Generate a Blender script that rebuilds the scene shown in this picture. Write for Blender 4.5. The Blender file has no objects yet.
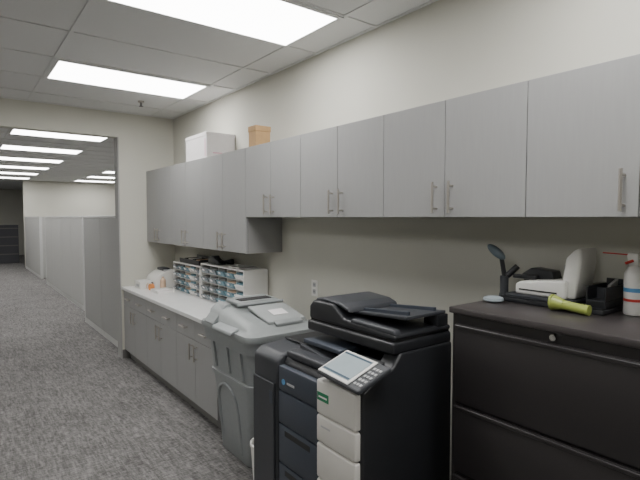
import bpy, bmesh, math
from mathutils import Vector, Matrix
C=bpy.context.scene.collection
# ---------------------------------------------------------------- materials
def mat(name,col,rough=.5,metal=0.0,noise=0.0,nscale=20,stretch=(1,1,1),bump=0.0,emit=None,estr=0,spec=.5,alpha=1,trans=0):
    m=bpy.data.materials.new(name); m.use_nodes=True
    nt=m.node_tree; b=nt.nodes['Principled BSDF']
    b.inputs['Base Color'].default_value=(*col,1)
    b.inputs['Roughness'].default_value=rough
    b.inputs['Metallic'].default_value=metal
    b.inputs['Specular IOR Level'].default_value=spec
    b.inputs['Transmission Weight'].default_value=trans
    if emit:
        b.inputs['Emission Color'].default_value=(*emit,1); b.inputs['Emission Strength'].default_value=estr
    if noise>0 or bump>0:
        tc=nt.nodes.new('ShaderNodeTexCoord'); mp=nt.nodes.new('ShaderNodeMapping')
        mp.inputs['Scale'].default_value=stretch
        n=nt.nodes.new('ShaderNodeTexNoise'); n.inputs['Scale'].default_value=nscale; n.inputs['Detail'].default_value=4
        nt.links.new(tc.outputs['Object'],mp.inputs[0]); nt.links.new(mp.outputs[0],n.inputs[0])
        if noise>0:
            r=nt.nodes.new('ShaderNodeValToRGB')
            r.color_ramp.elements[0].position=.3; r.color_ramp.elements[1].position=.7
            r.color_ramp.elements[0].color=(*[c*(1-noise) for c in col],1)
            r.color_ramp.elements[1].color=(*[min(1,c*(1+noise)) for c in col],1)
            nt.links.new(n.outputs[0],r.inputs[0]); nt.links.new(r.outputs[0],b.inputs['Base Color'])
        if bump>0:
            bp=nt.nodes.new('ShaderNodeBump'); bp.inputs['Strength'].default_value=bump; bp.inputs['Distance'].default_value=.004
            nt.links.new(n.outputs[0],bp.inputs['Height']); nt.links.new(bp.outputs[0],b.inputs['Normal'])
    return m
M={}
M['wall']=mat('wall_paint',(.60,.59,.525),.75,noise=.015,nscale=3,bump=.05)
M['ceil']=mat('ceiling_tile',(.74,.745,.74),.9,noise=.06,nscale=160,bump=.35)
M['tbar']=mat('tbar_white',(.72,.725,.72),.5,noise=.01)
M['cab']=mat('grey_laminate',(.345,.345,.342),.5,noise=.02,nscale=30,stretch=(3,3,.25))
M['cabside']=mat('grey_laminate_side',(.33,.327,.32),.5,noise=.02,nscale=30,stretch=(3,3,.25))
M['gap']=mat('dark_gap',(.03,.03,.03),.8,noise=.02)
M['nickel']=mat('brushed_nickel',(.50,.47,.43),.35,metal=.9,noise=.03,nscale=80)
M['counter']=mat('white_counter',(.76,.76,.75),.3,noise=.04,nscale=12)
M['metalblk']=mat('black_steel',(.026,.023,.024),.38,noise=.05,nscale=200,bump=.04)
M['metaltop']=mat('black_top_sheen',(.055,.048,.048),.32,noise=.1,nscale=60)  # paler than the body: the top's reflective sheen is put into the colour
M['blk']=mat('copier_black',(.018,.019,.022),.36,noise=.05,nscale=150)
M['blk2']=mat('copier_charcoal',(.045,.048,.055),.42,noise=.05,nscale=100)
M['slate']=mat('copier_slate',(.05,.06,.08),.45,noise=.04,nscale=100)
M['cwhite']=mat('copier_white',(.66,.64,.60),.4,noise=.01)
M['bin']=mat('bin_grey',(.30,.32,.325),.5,noise=.03,nscale=40,bump=.03)
M['binlid']=mat('bin_lid_grey',(.29,.31,.31),.42,noise=.03,nscale=40)
M['binflap']=mat('bin_flap_grey',(.38,.40,.40),.3,noise=.03,nscale=40)
M['white']=mat('white_plastic',(.78,.77,.74),.4,noise=.01)
M['card']=mat('cardboard',(.46,.29,.14),.8,noise=.06,nscale=25)
M['paper']=mat('white_card',(.82,.79,.79),.6,noise=.02)
M['pink']=mat('pink_print',(.75,.40,.52),.6,noise=.02)
M['fabric']=mat('cubicle_fabric',(.47,.47,.455),.9,noise=.05,nscale=120,bump=.1)
M['fabricd']=mat('cubicle_fabric_dark',(.36,.36,.35),.9,noise=.05,nscale=120,bump=.1)
M['fabricbk']=mat('dark_partition',(.08,.08,.09),.8,noise=.05,nscale=60)
M['trim']=mat('cubicle_trim',(.60,.60,.59),.4,noise=.02)
M['base']=mat('baseboard_grey',(.16,.155,.15),.6,noise=.02)
M['teal']=mat('bin_teal',(.12,.23,.28),.4,noise=.15,nscale=30)
M['clear']=mat('bin_clear',(.28,.33,.36),.25,noise=.15,nscale=30,trans=.35)
M['orange']=mat('orange_label',(.75,.28,.08),.5,noise=.02)
M['amber']=mat('amber_bottle',(.70,.50,.35),.4,noise=.02)
M['screen']=mat('lcd_screen',(.28,.33,.35),.2,emit=(.50,.62,.68),estr=.22,noise=.02)
M['screenbar']=mat('lcd_bar',(.08,.12,.16),.2,noise=.02)
M['key']=mat('keypad_key',(.45,.45,.46),.5,noise=.02)
M['green']=mat('green_label',(.02,.22,.10),.5,noise=.02)
M['lime']=mat('lime_plastic',(.36,.42,.10),.35,noise=.03)
M['bluegrey']=mat('bluegrey_plastic',(.13,.17,.20),.35,noise=.03)
M['dish']=mat('dish_plastic',(.34,.39,.42),.35,noise=.03)
M['red']=mat('red_plastic',(.6,.05,.04),.4,noise=.02)
M['blue']=mat('blue_mark',(.10,.30,.55),.4,noise=.02)
M['chrome']=mat('chrome',(.7,.7,.7),.15,metal=1,noise=.01)
M['light']=mat('light_lens',(.9,.9,.9),.5,emit=(1,.99,.97),estr=13.5)
# carpet
def carpet():
    m=bpy.data.materials.new('carpet'); m.use_nodes=True; nt=m.node_tree; b=nt.nodes['Principled BSDF']
    b.inputs['Roughness'].default_value=.95; b.inputs['Specular IOR Level'].default_value=.1
    tc=nt.nodes.new('ShaderNodeTexCoord')
    def nz(scale,st,det=3):
        mp=nt.nodes.new('ShaderNodeMapping'); mp.inputs['Scale'].default_value=st
        n=nt.nodes.new('ShaderNodeTexNoise'); n.inputs['Scale'].default_value=scale; n.inputs['Detail'].default_value=det; n.inputs['Roughness'].default_value=.7
        nt.links.new(tc.outputs['Object'],mp.inputs[0]); nt.links.new(mp.outputs[0],n.inputs[0]); return n
    a=nz(38,(.45,2.2,1)); c=nz(30,(2.4,.35,1)); d=nz(2.0,(1,1,1),2)
    mx=nt.nodes.new('ShaderNodeMath'); mx.operation='ADD'
    nt.links.new(a.outputs[0],mx.inputs[0]); nt.links.new(c.outputs[0],mx.inputs[1])
    m2=nt.nodes.new('ShaderNodeMath'); m2.operation='MULTIPLY_ADD'; m2.inputs[1].default_value=.25
    nt.links.new(d.outputs[0],m2.inputs[0]); nt.links.new(mx.outputs[0],m2.inputs[2])
    mm=nt.nodes.new('ShaderNodeMath'); mm.operation='MULTIPLY'; mm.inputs[1].default_value=.45
    nt.links.new(m2.outputs[0],mm.inputs[0])
    r=nt.nodes.new('ShaderNodeValToRGB'); e=r.color_ramp.elements
    e[0].position=.40; e[0].color=(.098,.094,.092,1); e[1].position=.62; e[1].color=(.29,.28,.272,1)
    x=e.new(.50); x.color=(.17,.164,.160,1)
    nt.links.new(mm.outputs[0],r.inputs[0]); nt.links.new(r.outputs[0],b.inputs['Base Color'])
    bp=nt.nodes.new('ShaderNodeBump'); bp.inputs['Strength'].default_value=.35; bp.inputs['Distance'].default_value=.004
    nt.links.new(mx.outputs[0],bp.inputs['Height']); nt.links.new(bp.outputs[0],b.inputs['Normal'])
    return m
M['carpet']=carpet()
# ---------------------------------------------------------------- builders
def mkobj(name,bm,m,parent=None,smooth=False):
    me=bpy.data.meshes.new(name); bmesh.ops.recalc_face_normals(bm,faces=bm.faces); bm.to_mesh(me); bm.free()
    ms=m if isinstance(m,list) else [m]
    for k in ms: me.materials.append(M[k])
    o=bpy.data.objects.new(name,me); C.objects.link(o)
    cs=[v.co for v in me.vertices]
    mn=Vector((min(c.x for c in cs),min(c.y for c in cs),min(c.z for c in cs)))
    mxx=Vector((max(c.x for c in cs),max(c.y for c in cs),max(c.z for c in cs)))
    ctr=(mn+mxx)/2
    me.transform(Matrix.Translation(-ctr)); o.location=ctr
    if smooth:
        for p in me.polygons: p.use_smooth=True
        try: me.set_sharp_from_angle(angle=math.radians(35))
        except Exception: pass
    if parent:
        o.parent=parent; o.matrix_parent_inverse=Matrix.Translation(-parent.location)
    return o
def E(name,loc):
    e=bpy.data.objects.new(name,None); e.empty_display_size=.05; e.location=loc; C.objects.link(e); return e
def addbox(bm,x0,x1,y0,y1,z0,z1,bev=0,seg=2,mi=0):
    t=bmesh.new(); bmesh.ops.create_cube(t,size=1)
    for v in t.verts: v.co=Vector(((x0+x1)/2+v.co.x*(x1-x0),(y0+y1)/2+v.co.y*(y1-y0),(z0+z1)/2+v.co.z*(z1-z0)))
    if bev>0: bmesh.ops.bevel(t,geom=t.edges[:],offset=bev,segments=seg,affect='EDGES',profile=.5)
    merge(bm,t,mi)
def merge(bm,t,mi=0,mtx=None):
    if mtx is not None: bmesh.ops.transform(t,matrix=mtx,verts=t.verts)
    mp={}
    for v in t.verts: mp[v]=bm.verts.new(v.co)
    for f in t.faces:
        try:
            nf=bm.faces.new([mp[v] for v in f.verts]); nf.material_index=mi
        except ValueError: pass
    t.free()
def box(name,x0,x1,y0,y1,z0,z1,m,p=None,bev=0,seg=2):
    bm=bmesh.new(); addbox(bm,x0,x1,y0,y1,z0,z1,bev,seg); return mkobj(name,bm,m,p,smooth=bev>0)
def addcyl(bm,p0,p1,r0,r1=None,n=16,mi=0):
    r1=r0 if r1 is None else r1
    p0=Vector(p0);p1=Vector(p1); ax=(p1-p0); L=ax.length
    t=bmesh.new(); bmesh.ops.create_cone(t,cap_ends=True,segments=n,radius1=r0,radius2=r1,depth=L)
    q=Vector((0,0,1)).rotation_difference(ax.normalized()).to_matrix().to_4x4()
    merge(bm,t,mi,Matrix.Translation((p0+p1)/2)@q)
def cyl(name,p0,p1,r0,m,p=None,r1=None,n=20):
    bm=bmesh.new(); addcyl(bm,p0,p1,r0,r1,n); return mkobj(name,bm,m,p,True)
def addprism(bm,pts,axis,a0,a1,bev=0,mi=0,seg=2):
    t=bmesh.new()
    def P(u,v,a):
        return {'X':(a,u,v),'Y':(u,a,v),'Z':(u,v,a)}[axis]
    A=[t.verts.new(P(u,v,a0)) for u,v in pts]; B=[t.verts.new(P(u,v,a1)) for u,v in pts]
    t.faces.new(A); t.faces.new(B[::-1]); n=len(pts)
    for i in range(n): t.faces.new((A[i],A[(i+1)%n],B[(i+1)%n],B[i]))
    bmesh.ops.recalc_face_normals(t,faces=t.faces)
    if bev>0: bmesh.ops.bevel(t,geom=t.edges[:],offset=bev,segments=seg,affect='EDGES',profile=.5,clamp_overlap=True)
    merge(bm,t,mi)
def prism(name,pts,axis,a0,a1,m,p=None,bev=0,seg=2):
    bm=bmesh.new(); addprism(bm,pts,axis,a0,a1,bev,0,seg); return mkobj(name,bm,m,p,smooth=bev>0)
def rrect(x0,x1,y0,y1,r,n=5):
    out=[]
    for cx,cy,a in ((x1-r,y1-r,0),(x0+r,y1-r,90),(x0+r,y0+r,180),(x1-r,y0+r,270)):
        for i in range(n+1):
            t=math.radians(a+90*i/n); out.append((cx+r*math.cos(t),cy+r*math.sin(t)))
    return out
def addloft(bm,rings,cap0=True,cap1=True,mi=0):
    t=bmesh.new(); R=[[t.verts.new((q[0],q[1],z if not callable(z) else z(q[0],q[1]))) for q in pts] for pts,z in rings]; n=len(R[0])
    for a,b in zip(R,R[1:]):
        for i in range(n): t.faces.new((a[i],a[(i+1)%n],b[(i+1)%n],b[i]))
    if cap0: t.faces.new(R[0][::-1])
    if cap1: t.faces.new(R[-1])
    merge(bm,t,mi)
def loft(name,rings,m,p=None,cap0=True,cap1=True):
    bm=bmesh.new(); addloft(bm,rings,cap0,cap1); return mkobj(name,bm,m,p,True)
def circ(cx,cy,r,n=24): return [(cx+r*math.cos(2*math.pi*i/n),cy+r*math.sin(2*math.pi*i/n)) for i in range(n)]

H=1.6; XW=2.10; YB=5.65; ZC=2.77; YF=17.8; XJ=1.475
# ---------------------------------------------------------------- shell
box('floor',-4.5,6.5,-3.1,24,-.1,0,'carpet')
box('ceiling',-4.5,6.5,-3.1,24,ZC,ZC+.1,'ceil')
box('wall_right',XW,XW+.12,-3,YB,0,ZC,'wall')
box('wall_left',-3.6,-3.5,-3,YB,0,ZC,'wall')
box('wall_rear',-3.6,XW+.12,-3.1,-3,0,ZC,'wall')
bm=bmesh.new()
addbox(bm,XJ,6.5,YB,YB+.13,0,ZC)
addbox(bm,-2.2,XJ,YB,YB+.13,2.49,ZC)
addbox(bm,-3.6,-2.2,YB,YB+.13,0,ZC)
mkobj('wall_back',bm,'wall')
box('trim_jamb',XJ-.014,XJ,YB-.004,YB+.134,0,2.49,'fabricd')
box('wall_far_office',1.75,6.5,YF,YF+.12,0,ZC,'wall')
box('wall_far_end',-4.5,6.5,23.9,24,0,ZC,'wall')
box('wall_office_left',-4.5,-4.4,YB+.13,23.9,0,ZC,'wall')
box('wall_office_right',6.4,6.5,YB+.13,YF,0,ZC,'wall')
box('baseboard_right',XW-.012,XW,-3,3.1,0,.1,'base')
box('baseboard_back',XJ+.002,1.555,YB-.012,YB,0,.1,'base')
bm=bmesh.new()
def grid(y0,y1,yoff,x0,x1):
    x=1.84-1.22*5
    while x<x1:
        if x>x0: addbox(bm,x-.012,x+.012,y0,y1,ZC-.006,ZC-.0005)
        x+=1.22
    y=yoff-.61*20
    while y<y1:
        if y>y0: addbox(bm,x0,x1,y-.012,y+.012,ZC-.007,ZC-.0005)
        y+=.61
grid(-3,YB,2.19,-3.5,XW); grid(YB+.13,YF,7.38,-4.4,6.4)
addbox(bm,XW-.02,XW,-3,YB,ZC-.008,ZC-.0005); addbox(bm,-3.5,XW,YB-.02,YB,ZC-.008,ZC-.0005)
mkobj('ceiling_grid',bm,'tbar')
def fixture(x0,y0):
    p=E('ceiling_light',((x0+.61),(y0+.305),ZC-.02))
    bm=bmesh.new()
    a,b,c,d=x0,x0+1.22,y0,y0+.61
    for q in ((a,b,c,c+.03),(a,b,d-.03,d),(a,a+.03,c+.03,d-.03),(b-.03,b,c+.03,d-.03)):
        addbox(bm,q[0],q[1],q[2],q[3],ZC-.014,ZC-.008)
    mkobj('frame',bm,'tbar',p)
    box('lens',a+.03,b-.03,c+.03,d-.03,ZC-.012,ZC-.0085,'light',p)
for y0 in (4.02,2.19,.36,-1.47): fixture(.62,y0)
for y0 in (4.02,.36): fixture(-1.82-.0,y0)
for k in range(6): fixture(.62,7.38+1.83*k)
for k in range(6): fixture(3.06,7.38+1.83*k)
for k in (0,2,4): fixture(-1.82,7.38+1.83*k)
fixture(-.6,20)
p=E('ceiling_sprinkler',(1.52,5.0,ZC-.03)); sx=1.53
cyl('escutcheon',(sx,5,ZC-.001),(sx,5,ZC-.015),.03,'nickel',p)
cyl('stem',(sx,5,ZC-.015),(sx,5,ZC-.05),.010,'base',p); cyl('deflector',(sx,5,ZC-.05),(sx,5,ZC-.055),.02,'base',p)

# ---------------------------------------------------------------- handles
def vhandle(p,x,y,z0,z1,r=.006,off=.032,name='handle'):
    bm=bmesh.new()
    addcyl(bm,(x-off,y,z0),(x-off,y,z1),r,n=12)
    for z in (z0+.02,z1-.02): addcyl(bm,(x-off,y,z),(x,y,z),r*.8,n=10)
    mkobj(name,bm,'nickel',p,True)
def hhandle(p,x,y0,y1,z,r=.006,off=.032,name='handle'):
    bm=bmesh.new()
    addcyl(bm,(x-off,y0,z),(x-off,y1,z),r,n=12)
    for y in (y0+.015,y1-.015): addcyl(bm,(x-off,y,z),(x,y,z),r*.8,n=10)
    mkobj(name,bm,'nickel',p,True)
# ---------------------------------------------------------------- wall cabinets
XU=1.77; ZT=2.127
def wallcab(y0,y1,z0):
    p=E('wall_cabinet',((XU+XW)/2,(y0+y1)/2,z0))
    box('carcass',XU+.02,XW-.001,y0+.0005,y1-.0005,z0,ZT,'cabside',p)
    box('door_gap_shade',XU+.0186,XU+.0199,y0+.001,y1-.001,z0+.002,ZT-.002,'gap',p)  # dark sheet painting the shade in the gaps around the doors
    ym=(y0+y1)/2
    box('door_1',XU,XU+.0185,y0+.0018,ym-.0018,z0+.001,ZT-.001,'cab',p,.001,1)
    box('door_2',XU,XU+.0185,ym+.0018,y1-.0018,z0+.001,ZT-.001,'cab',p,.001,1)
    vhandle(p,XU,ym-.045,z0+.02,z0+.16,name='handle_1'); vhandle(p,XU,ym+.045,z0+.02,z0+.16,name='handle_2')
Z1=1.6; Z2=1.32
for y0,y1,z in ((-.55,.23,Z1),(.23,1.01,Z1),(1.01,1.79,Z1),(1.79,2.54,Z1),(2.54,3.27,Z1),(3.27,4.055,Z2),(4.055,4.85,Z2),(4.85,5.64,Z2)):
    wallcab(y0,y1,z)
# ---------------------------------------------------------------- base cabinets
XB=1.50
ys=[3.22,4.03,4.84,5.645]
for y0,y1 in zip(ys,ys[1:]):
    p=E('base_cabinet',((XB+XW)/2,(y0+y1)/2,.4))
    box('carcass',XB+.02,XW-.001,y0+.0005,y1-.0005,.10,.785,'cabside',p)
    box('door_gap_shade',XB+.0186,XB+.0199,y0+.001,y1-.001,.102,.783,'gap',p)  # same dark sheet: shade between doors and drawers painted in
    box('toe_kick',XB+.06,XW-.001,y0+.0005,y1-.0005,.0,.0995,'base',p)
    ym=(y0+y1)/2
    box('door_1',XB,XB+.0185,y0+.002,ym-.002,.105,.615,'cab',p,.001,1)
    box('door_2',XB,XB+.0185,ym+.002,y1-.002,.105,.615,'cab',p,.001,1)
    box('drawer_1',XB,XB+.0185,y0+.002,ym-.002,.620,.775,'cab',p,.001,1)
    box('drawer_2',XB,XB+.0185,ym+.002,y1-.002,.620,.775,'cab',p,.001,1)
    for i,yc in enumerate(((y0+ym)/2,(ym+y1)/2)): hhandle(p,XB,yc-.06,yc+.06,.70,name='drawer_handle_%d'%(i+1))
    vhandle(p,XB,ym-.045,.46,.59,name='handle_2'); vhandle(p,XB,ym+.045,.46,.59,name='handle_3')
bm=bmesh.new(); addbox(bm,1.478,XW-.001,3.20,5.648,.786,.82,.004,2)
mkobj('countertop',bm,'counter')
# ---------------------------------------------------------------- cubicles
def cubicle(X,y0,y1,xr,fab,h=1.61,n=3):
    p=E('cubicle_partition',(X,(y0+y1)/2,h/2))
    L=(y1-y0)/n
    for i in range(n):
        a=y0+i*L; box('panel_%d'%(i+1),X,X+.06,a+.006,a+L-.006,.08,h-.03,fab,p,.004,1)
        box('kick_%d'%(i+1),X+.006,X+.054,a+.004,a+L-.004,.0,.0795,'trim',p)
        if i: box('seam_%d'%i,X+.01,X+.05,a-.006,a+.006,.0,h-.03,'base',p)
    box('cap',X-.004,X+.064,y0,y1,h-.0295,h,'trim',p,.004,1)
    box('end_post_1',X-.003,X+.063,y0-.03,y0,.0,h,'trim',p,.004,1)
    box('end_post_2',X-.003,X+.063,y1,y1+.03,.0,h,'trim',p,.004,1)
    for k,y in ((1,y0+.0),(2,y1-.06)):
        box('return_panel_%d'%k,X+.064,xr,y,y+.06,.02,h-.01,fab,p,.004,1)
cubicle(1.55,5.90,7.95,3.0,'fabricd',1.62,2)
cubicle(1.72,8.96,13.1,3.8,'fabric',1.62,4)
cubicle(1.74,14.3,17.5,3.8,'fabric',1.62,3)
p=E('office_credenza',(.6,20,.6))
box('body',-1.5,1.78,19.9,20.4,.0,1.33,'fabricbk',p,.005,1)
for i in range(4): box('rail_%d'%i,-1.5,1.78,19.88,19.898,.3+.3*i,.33+.3*i,'base',p)

# ---------------------------------------------------------------- boxes on cabinet
p=E('storage_box',(1.94,4.30,2.25))
box('carton',1.81,2.09,4.06,4.54,ZT+.001,ZT+.235,'paper',p,.002,1)
box('lid_flap',1.807,2.093,4.057,4.543,ZT+.205,ZT+.238,'paper',p,.002,1)
box('print_band',1.8075,1.8085,4.08,4.095,ZT+.02,ZT+.18,'pink',p)
box('print_mark',1.87,1.96,4.0585,4.0595,ZT+.05,ZT+.06,'pink',p)
p=E('cardboard_box',(1.9,3.31,2.2))
box('carton',1.85,1.98,3.25,3.36,ZT+.001,ZT+.175,'card',p,.002,1)
box('flap',1.846,1.984,3.246,3.364,ZT+.135,ZT+.178,'card',p,.002,1)
# ---------------------------------------------------------------- outlet
p=E('wall_outlet',(XW,2.83,1.08))
box('plate',XW-.006,XW-.0005,2.79,2.865,1.02,1.14,'white',p,.002,1)
for i,z in enumerate((1.055,1.105)):
    box('socket_%d'%i,XW-.009,XW-.006,2.812,2.843,z-.016,z+.016,'key',p,.003,1)
    for y in (2.820,2.834): box('slot',XW-.0095,XW-.009,y-.0015,y+.0015,z-.006,z+.007,'gap',p)
# ---------------------------------------------------------------- organizer
def organizer(y0,y1,cols,rows,z0,h,seed):
    x0,x1=1.86,2.09
    p=E('parts_organizer',((x0+x1)/2,(y0+y1)/2,z0+h/2)); t=.012
    bm=bmesh.new()
    addbox(bm,x0,x1,y0,y0+t,z0,z0+h,.002,1); addbox(bm,x0,x1,y1-t,y1,z0,z0+h,.002,1)
    addbox(bm,x0-.004,x1,y0+t,y1-t,z0+h-t,z0+h,.002,1); addbox(bm,x1-t,x1,y0+t,y1-t,z0,z0+h-t)
    cw=(y1-y0)/cols; rh=(h-t)/rows
    for i in range(1,cols): addbox(bm,x0+.022,x1-t,y0+i*cw-.002,y0+i*cw+.002,z0,z0+h-t)
    for j in range(0,rows): addbox(bm,x0+.014,x1-t,y0+t,y1-t,z0+j*rh,z0+j*rh+.004)
    mkobj('frame',bm,'white',p)
    box('recess_shade',x0+.10,x1-t-.001,y0+t,y1-t,z0+.007,z0+h-t-.001,'gap',p)  # dark filler painting the shade inside the open compartments
    bm=bmesh.new()
    for i in range(cols):
        for j in range(rows):
            a=y0+i*cw+.018; b=y0+(i+1)*cw-.018; c=z0+j*rh+.007; d=c+rh*.52
            k=(i*7+j*5+seed)%5; mi=0 if k in(0,3) else (1 if k in (1,4) else 2)
            addprism(bm,[(x0-.012,d),(x0+.01,c),(x0+.09,c),(x0+.09,d)],'Y',a,b,.003,mi,1)
            addbox(bm,x0+.012,x0+.088,a+.006,b-.006,d-.001,d+.008+.01*((k*3)%4)/3,0,1,(4,4,1,4,6)[k])
            addprism(bm,[(x0-.0125,d-.004),(x0-.003,d-.02),(x0-.006,d-.022),(x0-.0145,d-.006)],'Y',(a+b)/2-.018,(a+b)/2+.018,0,3)
    mkobj('drawers',bm,['clear','teal','white','paper','base','blue','amber'],p)
organizer(4.36,5.06,5,4,.8205,.31,0)
organizer(3.48,4.34,5,4,.8205,.345,2)
p=E('desk_tray',(1.98,4.55,1.15))
Zt=1.1315
box('base',1.87,2.07,4.40,4.90,Zt,Zt+.013,'blk',p,.003,1)
box('side_1',1.87,1.88,4.40,4.90,Zt+.013,Zt+.045,'blk',p); box('side_2',2.06,2.07,4.40,4.90,Zt+.013,Zt+.07,'blk',p)
for i,(a,c) in enumerate(((4.44,'blk2'),(4.52,'amber'),(4.61,'blk'),(4.72,'white'),(4.82,'blk'))):
    cyl('item_%d'%i,(1.90,a,Zt+.032),(2.04,a+.02,Zt+.032),.018,c,p)
Zt=.8205+.345+.001
p=E('tape_dispenser',(1.98,4.0,1.19))
prism('body',[(4.02,Zt),(4.26,Zt),(4.26,Zt+.04),(4.18,Zt+.07),(4.09,Zt+.04),(4.03,Zt+.03)],'X',1.90,1.97,'blk',p,.004)
cyl('roll',(1.905,4.17,Zt+.04),(1.965,4.17,Zt+.04),.036,'blk2',p)
p=E('desk_stapler',(2.03,4.15,1.19))
prism('body',[(4.0,Zt),(4.2,Zt),(4.2,Zt+.02),(4.01,Zt+.05),(4.0,Zt+.04)],'X',2.01,2.045,'blk',p,.004)
p=E('notepad',(1.98,3.72,1.17)); box('pages',1.90,2.06,3.62,3.82,Zt,Zt+.007,'paper',p); box('cover',1.898,2.062,3.615,3.83,Zt+.0071,Zt+.009,'fabric',p)
# label printer + supplies at the far end of the counter
p=E('label_printer',(1.80,5.38,.9))
prism('body',[(1.72,.8205),(1.96,.8205),(1.96,1.0),(1.92,1.02),(1.80,.99),(1.74,.94),(1.72,.90)],'Y',5.24,5.56,'white',p,.010,3)
prism('front_slot',[(1.712,.865),(1.73,.865),(1.73,.885),(1.716,.885)],'Y',5.29,5.51,'gap',p)
box('button_panel',1.83,1.91,5.26,5.29,1.0,1.02,'key',p)
box('top_hatch',1.84,1.92,5.33,5.52,1.0,1.03,'blk2',p,.004,1)
p=E('small_carton',(1.64,5.40,.86)); box('carton',1.58,1.70,5.30,5.50,.8205,.90,'white',p,.004,1); box('label',1.5795,1.58,5.34,5.44,.84,.87,'key',p); box('flap',1.578,1.702,5.298,5.502,.885,.903,'white',p,.002,1)
p=E('letter_tray',(1.66,4.95,.84)); 
box('tray_base',1.62,1.80,4.86,5.08,.8205,.827,'white',p,.002,1)
box('tray_rim_1',1.62,1.626,4.86,5.08,.827,.85,'white',p); box('tray_rim_2',1.794,1.80,4.86,5.08,.827,.85,'white',p); box('tray_rim_3',1.626,1.794,5.074,5.08,.827,.85,'white',p)
box('slips',1.64,1.78,4.88,5.05,.8275,.838,'paper',p)
p=E('condiment_bottle',(1.74,5.12,.87))
loft('bottle',[(circ(1.78,5.16,.028),.8205),(circ(1.78,5.16,.03),.83),(circ(1.78,5.16,.03),.92),(circ(1.78,5.16,.012),.945),(circ(1.78,5.16,.012),.96)],'amber',p)
cyl('cap',(1.78,5.16,.96),(1.78,5.16,.98),.015,'white',p)
p=E('label_roll',(1.66,5.20,.85))
for i,(y,c) in enumerate(((5.16,'orange'),(5.19,'paper'),(5.22,'amber'))):
    cyl('roll_%d'%i,(1.64,y,.856),(1.672,y+.01,.856),.035,c,p)
# ---------------------------------------------------------------- recycling bin
p=E('recycling_bin',(1.60,2.76,.5)); D=.055
def ring(f,z,g=0):
    x0=D+1.40+(1.30-1.40)*f-g; x1=D+1.70+(1.79-1.70)*f+g; y0=2.64+(2.46-2.64)*f-g; y1=3.06+(3.10-3.06)*f+g
    return (rrect(x0,x1,y0,y1,.05+.02*f),z)
loft('body',[ring(0,.0),ring(.02,.015,.006),ring(.3,.26),ring(.62,.54),ring(.63,.545,.01),ring(.66,.57,.01),ring(.67,.575),ring(.90,.775),ring(.91,.78,.018),ring(.97,.835,.022),ring(1,.855,.022)],'bin',p)
def xl(z): return D+1.40-.10*z/.86
def yl(z): return 2.64-.18*z/.86
bm=bmesh.new()
def barX(ya,yb,za,zb,th=.014,yc=None):
    t=bmesh.new()
    for z in (za,zb):
        for x in (xl(z)-th,xl(z)+.01):
            for y in (ya,yb): t.verts.new((x,y,z))
    bmesh.ops.convex_hull(t,input=t.verts); merge(bm,t)
def arch(getp,u0,u1,za,zb,n=10,w=.022):
    c=(u0+u1)/2; R=(u1-u0)/2; pts=[(u0,za),(u0,zb-R)]+[(c-R*math.cos(math.pi*i/n),zb-R+R*math.sin(math.pi*i/n)) for i in range(1,n)]+[(u1,zb-R),(u1,za)]
    for a,b in zip(pts,pts[1:]): addcyl(bm,getp(*a),getp(*b),w/2,n=8)
arch(lambda u,z:(xl(z)-.002,u,z),2.73,3.0,.06,.50)
arch(lambda u,z:(u,yl(z)-.002,z),D+1.46,D+1.67,.06,.50)
for y in (2.60,2.78,2.98): barX(y-.016,y+.016,.60,.78)
def barY(xa,xb,za,zb,th=.014):
    t=bmesh.new()
    for z in (za,zb):
        for y in (yl(z)-th,yl(z)+.01):
            for x in (xa,xb): t.verts.new((x,y,z))
    bmesh.ops.convex_hull(t,input=t.verts); merge(bm,t)
for x in (1.44,1.57,1.70): barY(D+x-.014,D+x+.014,.60,.78)
mkobj('ribs',bm,'bin',p)
def lr(g,z,r=.07): return (rrect(D+1.274+g,D+1.82-g,2.425+g,3.13-g,r),z)
def ramp(lo,hi):
    return lambda x,y: lo+(hi-lo)*max(0,min(1,(y-2.48)/(2.86-2.48)))
loft('lid',[lr(.02,.856),lr(-.003,.86),lr(-.008,.885),lr(-.004,.90),lr(.025,.905),lr(.04,ramp(.912,.975)),lr(.06,ramp(.922,1.005)),lr(.10,ramp(.930,1.02),.05)],'binlid',p)
prism('lid_scoop',[(D+1.266,.905),(D+1.275,.89),(D+1.40,.98),(D+1.40,1.025),(D+1.36,1.02)],'Y',2.90,3.04,'binlid',p,.006)
prism('flap',[(2.52,.942),(2.78,1.002),(2.78,1.016),(2.52,.957)],'X',D+1.46,D+1.74,'binflap',p,.004)
prism('flap_lip',[(2.49,.93),(2.53,.942),(2.53,.962),(2.49,.947)],'X',D+1.50,D+1.70,'binlid',p,.003)
cyl('hinge',(D+1.40,2.81,1.022),(D+1.75,2.81,1.022),.011,'bin',p)
prism('raised_door',[(2.84,1.015),(3.03,1.018),(3.02,1.04),(2.85,1.035)],'X',D+1.42,D+1.74,'binlid',p,.006)
prism('slot_opening',[(2.875,1.0365),(2.955,1.0385),(2.955,1.0425),(2.875,1.0405)],'X',D+1.46,D+1.70,'gap',p)
prism('slot_rim',[(2.96,1.036),(2.985,1.037),(2.98,1.052),(2.965,1.051)],'X',D+1.45,D+1.71,'binflap',p,.003)
prism('lid_label',[(2.60,.9770),(2.68,.9955),(2.68,.9975),(2.60,.979)],'X',D+1.55,D+1.66,'paper',p)
prism('lid_grip',[(D+1.24,.885),(D+1.30,.905),(D+1.30,.925),(D+1.245,.905)],'Y',2.60,2.86,'bin',p,.005)
# small wastebasket
p=E('wastebasket',(1.35,2.30,.16))
wx,wy=1.38,2.31
bm=bmesh.new(); addloft(bm,[(circ(wx,wy,.075),0),(circ(wx,wy,.095),.31),(circ(wx,wy,.10),.315),(circ(wx,wy,.10),.33),(circ(wx,wy,.088),.33),(circ(wx,wy,.07),.02)])
mkobj('bucket',bm,'white',p,True)
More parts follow.
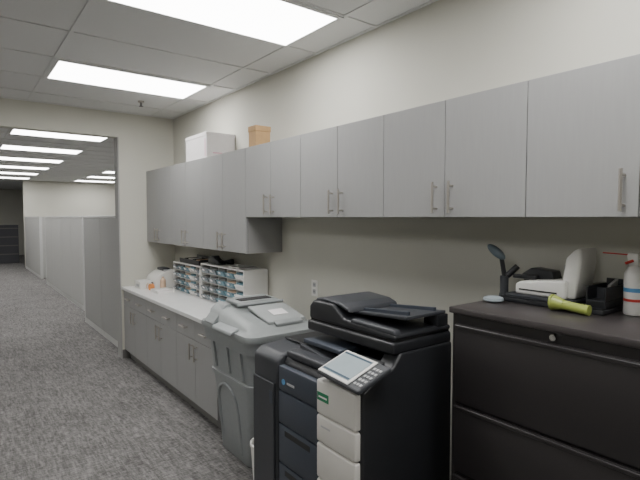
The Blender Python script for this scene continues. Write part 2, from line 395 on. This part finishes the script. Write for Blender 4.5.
# ---------------------------------------------------------------- copier
p=E('office_copier',(1.48,1.65,.6))
XR=1.74
prism('main_body',[(1.24,.03),(XR,.03),(XR,.93),(1.26,.93),(1.24,.90)],'Y',1.42,1.925,'blk',p,.008)
prism('side_panel',[(1.215,.03),(XR+.01,.03),(XR+.01,1.05),(1.42,1.05),(1.38,1.0),(1.26,.955),(1.215,.93)],'Y',1.33,1.419,'blk',p,.012,3)
for i,(x,z) in enumerate(((1.25,.0),(1.70,.0))):
    cyl('caster_%d'%i,(x,1.36,.026),(x,1.39,.026),.026,'blk2',p); cyl('caster_b%d'%i,(x,1.86,.026),(x,1.89,.026),.026,'blk2',p)
for i,(a,b) in enumerate(((.06,.24),(.245,.43),(.435,.62),(.625,.78))):
    box('paper_drawer_%d'%i,1.205,1.24,1.60,1.915,a,b,'slate',p,.006)
    if i<3: box('drawer_grip_%d'%i,1.2035,1.2055,1.66,1.86,b-.045,b-.02,'gap',p,.0)
box('upper_door',1.205,1.24,1.60,1.915,.785,.90,'slate',p,.008)
for i,(a,b) in enumerate(((.06,.50),(.505,.655),(.66,.775),(.78,.925))):
    box('white_front_%d'%i,1.19,1.238,1.345,1.595,a,b,'cwhite',p,.01,3)
cyl('badge',(1.2045,1.87,.83),(1.203,1.87,.83),.014,'blue',p)
box('badge_bar',1.203,1.2045,1.78,1.84,.825,.835,'key',p)
box('green_label',1.1885,1.1895,1.51,1.585,.84,.875,'green',p)
box('green_label_line',1.188,1.1885,1.52,1.575,.853,.860,'paper',p)
box('name_strip',1.1885,1.1895,1.50,1.56,.73,.737,'key',p)
prism('exit_tray',[(1.45,.93),(1.90,.985),(1.90,.94),(1.45,.931)],'X',1.32,XR,'blk2',p,.002)
box('exit_lip',1.25,1.33,1.60,1.915,.931,.965,'blk2',p,.01,3)
box('output_step',1.34,1.60,1.62,1.90,.99,1.01,'slate',p,.004)
box('rear_column',1.62,XR+.005,1.42,1.92,.93,1.05,'blk',p)
box('scanner_base',1.38,XR+.01,1.335,1.925,1.045,1.095,'blk',p,.012,3)
box('scanner_seam',1.40,XR,1.345,1.915,1.095,1.102,'gap',p)
prism('adf_lower',[(1.335,1.102),(1.92,1.102),(1.92,1.165),(1.89,1.195),(1.74,1.195),(1.66,1.14),(1.335,1.125)],'X',1.39,XR+.005,'blk',p,.012,3)
prism('adf_feeder_cover',[(1.64,1.165),(1.74,1.19),(1.90,1.19),(1.885,1.205),(1.84,1.212),(1.70,1.202),(1.65,1.185)],'X',1.41,XR-.01,'blk2',p,.008,3)
prism('adf_input_tray',[(1.345,1.175),(1.70,1.15),(1.70,1.163),(1.345,1.19)],'X',1.47,XR-.02,'blk2',p,.004)
prism('adf_guide_front',[(1.37,1.188),(1.64,1.165),(1.64,1.18),(1.37,1.203)],'X',1.50,1.515,'slate',p)
prism('adf_guide_back',[(1.37,1.188),(1.64,1.165),(1.64,1.18),(1.37,1.203)],'X',1.67,1.685,'slate',p)
prism('adf_tray_support',[(1.34,1.12),(1.42,1.12),(1.42,1.17),(1.34,1.175)],'X',1.66,XR-.01,'blk',p,.004)
prism('adf_front_rail',[(1.335,1.12),(1.62,1.13),(1.60,1.15),(1.345,1.145)],'X',1.392,1.43,'blk2',p,.008,3)
pm=Matrix.Translation((1.245,1.415,.995))@Matrix.Rotation(math.radians(-6),4,'Z')@Matrix.Rotation(math.radians(-22),4,'Y')
def panelpart(name,x0,x1,y0,y1,z0,z1,m,bev=.0):
    bm=bmesh.new(); t=bmesh.new(); addbox(t,x0,x1,y0,y1,z0,z1,bev,2); merge(bm,t,0,pm); mkobj(name,bm,m,p)
panelpart('panel_body',-.085,.085,-.13,.16,-.02,.0,'blk2',.006)
panelpart('panel_bezel',-.08,.08,-.060,.155,.0005,.006,'white',.003)
panelpart('panel_screen',-.064,.068,-.046,.143,.0065,.008,'screen')
panelpart('screen_status_bar',.056,.066,-.044,.141,.0081,.0084,'screenbar')
panelpart('screen_menu_bar',-.062,-.052,-.044,.141,.0081,.0084,'screenbar')
bm=bmesh.new()
for i in range(5):
    for j in range(3):
        t=bmesh.new(); addbox(t,-.062+i*.025,-.049+i*.025,-.120+j*.018,-.108+j*.018,.0005,.004,.001,1); merge(bm,t,0,pm)
mkobj('panel_keys',bm,'key',p)
prism('panel_arm',[(1.22,.95),(1.36,.97),(1.36,1.02),(1.28,.985),(1.22,.96)],'Y',1.36,1.50,'blk',p,.004)
p=E('copier_side_unit',(1.48,2.05,.5))
prism('body',[(1.21,.03),(XR,.03),(XR,.96),(1.40,.955),(1.25,.94),(1.21,.91)],'Y',1.935,2.16,'blk2',p,.015,3)
box('front_cover',1.198,1.208,1.95,2.145,.06,.80,'blk2',p,.003,1)
box('top_recess',1.38,1.70,1.965,2.13,.957,.966,'blk',p,.003,1)
box('latch',1.196,1.20,1.96,1.985,.70,.76,'slate',p)
box('foot_1',1.22,1.28,1.96,2.13,0,.031,'blk',p); box('foot_2',1.66,1.72,1.96,2.13,0,.031,'blk',p)
# ---------------------------------------------------------------- file cabinet
p=E('lateral_file_cabinet',(1.85,.78,.6)); ZF=1.24
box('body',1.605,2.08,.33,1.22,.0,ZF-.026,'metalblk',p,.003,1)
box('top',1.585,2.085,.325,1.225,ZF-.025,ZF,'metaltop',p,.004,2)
zs=[.05,.295,.575,.860,1.18]
for i in range(4):
    a,b=zs[i],zs[i+1]-.012
    if i==3: b=1.175
    box('drawer_%d'%(i+1),1.588,1.6045,.36,1.195,a,b,'metalblk',p,.003,2)
    box('pull_%d'%(i+1),1.582,1.5875,.362,1.193,b-.018,b-.004,'metalblk',p,.002,1)
cyl('lock',(1.606,.80,1.196),(1.585,.80,1.196),.011,'chrome',p)
# ---------------------------------------------------------------- things on the file cabinet
T=ZF+.001
p=E('black_desk_mat_tray',(1.95,.96,ZF))
box('base',1.87,2.08,.76,1.175,T,T+.018,'blk',p,.003,2)
box('lip',1.87,1.878,.765,1.17,T+.018,T+.024,'blk',p)
T2=T+.0185
p=E('electric_hole_punch',(1.95,1.0,ZF+.1))
box('black_base',1.885,2.06,.875,1.16,T2,T2+.018,'blk2',p,.004,2)
prism('base',[(.905,T2+.018),(1.12,T2+.018),(1.12,T2+.06),(1.09,T2+.075),(.905,T2+.092)],'X',1.89,2.05,'white',p,.010,3)
prism('upright',[(.880,T2+.019),(.930,T2+.019),(.930,T2+.10),(.918,T2+.18),(.885,T2+.215),(.862,T2+.222),(.860,T2+.16)],'X',1.91,2.05,'white',p,.010,3)
prism('upright_seam',[(.931,T2+.092),(.9325,T2+.092),(.9325,T2+.15),(.931,T2+.15)],'X',1.93,2.03,'key',p)
prism('paper_slot',[(.99,T2+.080),(1.12,T2+.062),(1.135,T2+.095),(1.09,T2+.125),(1.0,T2+.115)],'X',1.965,2.04,'blk',p,.006)
box('lever',1.93,1.955,1.05,1.155,T2+.078,T2+.095,'blk',p,.004,2)
box('slot_shadow',1.888,1.891,.94,1.10,T2+.036,T2+.042,'gap',p)
p=E('supply_caddy',(2.0,.80,ZF+.05))
box('base',1.90,2.07,.765,.835,T2,T2+.03,'blk',p,.003,1)
box('wall_1',1.90,2.07,.765,.771,T2+.03,T2+.08,'blk',p); box('wall_2',1.90,2.07,.829,.835,T2+.03,T2+.08,'blk',p)
box('wall_3',2.064,2.07,.771,.829,T2+.03,T2+.10,'blk',p); box('divider',1.98,1.986,.771,.829,T2+.03,T2+.07,'blk2',p)
prism('papers',[(1.99,T2+.031),(2.06,T2+.031),(2.06,T2+.10),(1.99,T2+.08)],'Y',.785,.795,'fabric',p)
p=E('hand_magnifier',(1.93,1.19,ZF+.1)); my=1.197; mxx_=1.935
loft('stand',[(circ(mxx_,my,.022),T+.0),(circ(mxx_,my,.022),T+.012),(circ(mxx_,my,.018),T+.03),(circ(mxx_,my,.018),T+.10)],'blk2',p)
cyl('shaft',(mxx_,my-.004,T+.08),(mxx_-.008,my+.012,T+.19),.010,'blk',p)
cyl('clip',(mxx_,my-.012,T+.10),(mxx_+.03,my-.045,T+.145),.013,'blk',p)
bm=bmesh.new(); t=bmesh.new(); bmesh.ops.create_uvsphere(t,u_segments=20,v_segments=12,radius=1)
merge(bm,t,0,Matrix.Translation((mxx_-.012,my+.034,T+.205))@Matrix.Rotation(math.radians(-55),4,'X')@Matrix.Diagonal((.020,.020,.052,1)))
mkobj('head',bm,'bluegrey',p,True)
p=E('coaster_dish',(1.85,1.18,ZF))
loft('dish',[(circ(1.82,1.175,.03),T),(circ(1.82,1.175,.042),T+.008),(circ(1.82,1.175,.040),T+.018),(circ(1.82,1.175,.028),T+.022)],'dish',p)
p=E('flashlight',(1.83,.88,ZF+.03))
bm=bmesh.new(); zf=T+.032; fx=1.835
addcyl(bm,(fx,.885,zf-.005),(fx-.005,.80,zf-.012),.018,.018); addcyl(bm,(fx,.925,zf),(fx,.885,zf-.005),.030,.019); addcyl(bm,(fx,.932,zf),(fx,.925,zf),.031,.031)
addcyl(bm,(fx-.005,.80,zf-.012),(fx-.005,.79,zf-.012),.020,.020)
mkobj('body',bm,'lime',p,True)
cyl('lens',(fx,.934,zf),(fx,.9325,zf),.026,'dish',p)
p=E('air_duster_can',(2.0,.69,ZF+.1)); cx,cy=1.99,.705
loft('can',[(circ(cx,cy,.030),T),(circ(cx,cy,.033),T+.006),(circ(cx,cy,.033),T+.15),(circ(cx,cy,.022),T+.175),(circ(cx,cy,.014),T+.18)],'white',p)
prism('nozzle',[(cy-.015,T+.18),(cy+.015,T+.18),(cy+.022,T+.215),(cy+.02,T+.228),(cy-.015,T+.228)],'X',cx-.013,cx+.013,'white',p,.003)
cyl('straw',(cx,cy+.015,T+.220),(cx,cy+.11,T+.223),.0025,'red',p)
cyl('trigger',(cx-.014,cy,T+.20),(cx-.03,cy+.02,T+.19),.005,'red',p)
loft('label_band',[(circ(cx,cy,.0335),T+.085),(circ(cx,cy,.0335),T+.10)],'blue',p,False,False)
loft('label_band_red',[(circ(cx,cy,.0335),T+.05),(circ(cx,cy,.0335),T+.06)],'red',p,False,False)

# ---------------------------------------------------------------- world & camera
w=bpy.data.worlds.new('World'); bpy.context.scene.world=w; w.use_nodes=True
w.node_tree.nodes['Background'].inputs[0].default_value=(.8,.85,.9,1); w.node_tree.nodes['Background'].inputs[1].default_value=.1
cd=bpy.data.cameras.new('camera'); cam=bpy.data.objects.new('camera',cd); C.objects.link(cam)
cd.lens=481/640*36; cd.sensor_width=36; cd.clip_start=.02
cam.location=(0,0,H); cam.rotation_euler=(math.radians(90-2.7),0,math.radians(-37.2))
bpy.context.scene.camera=cam
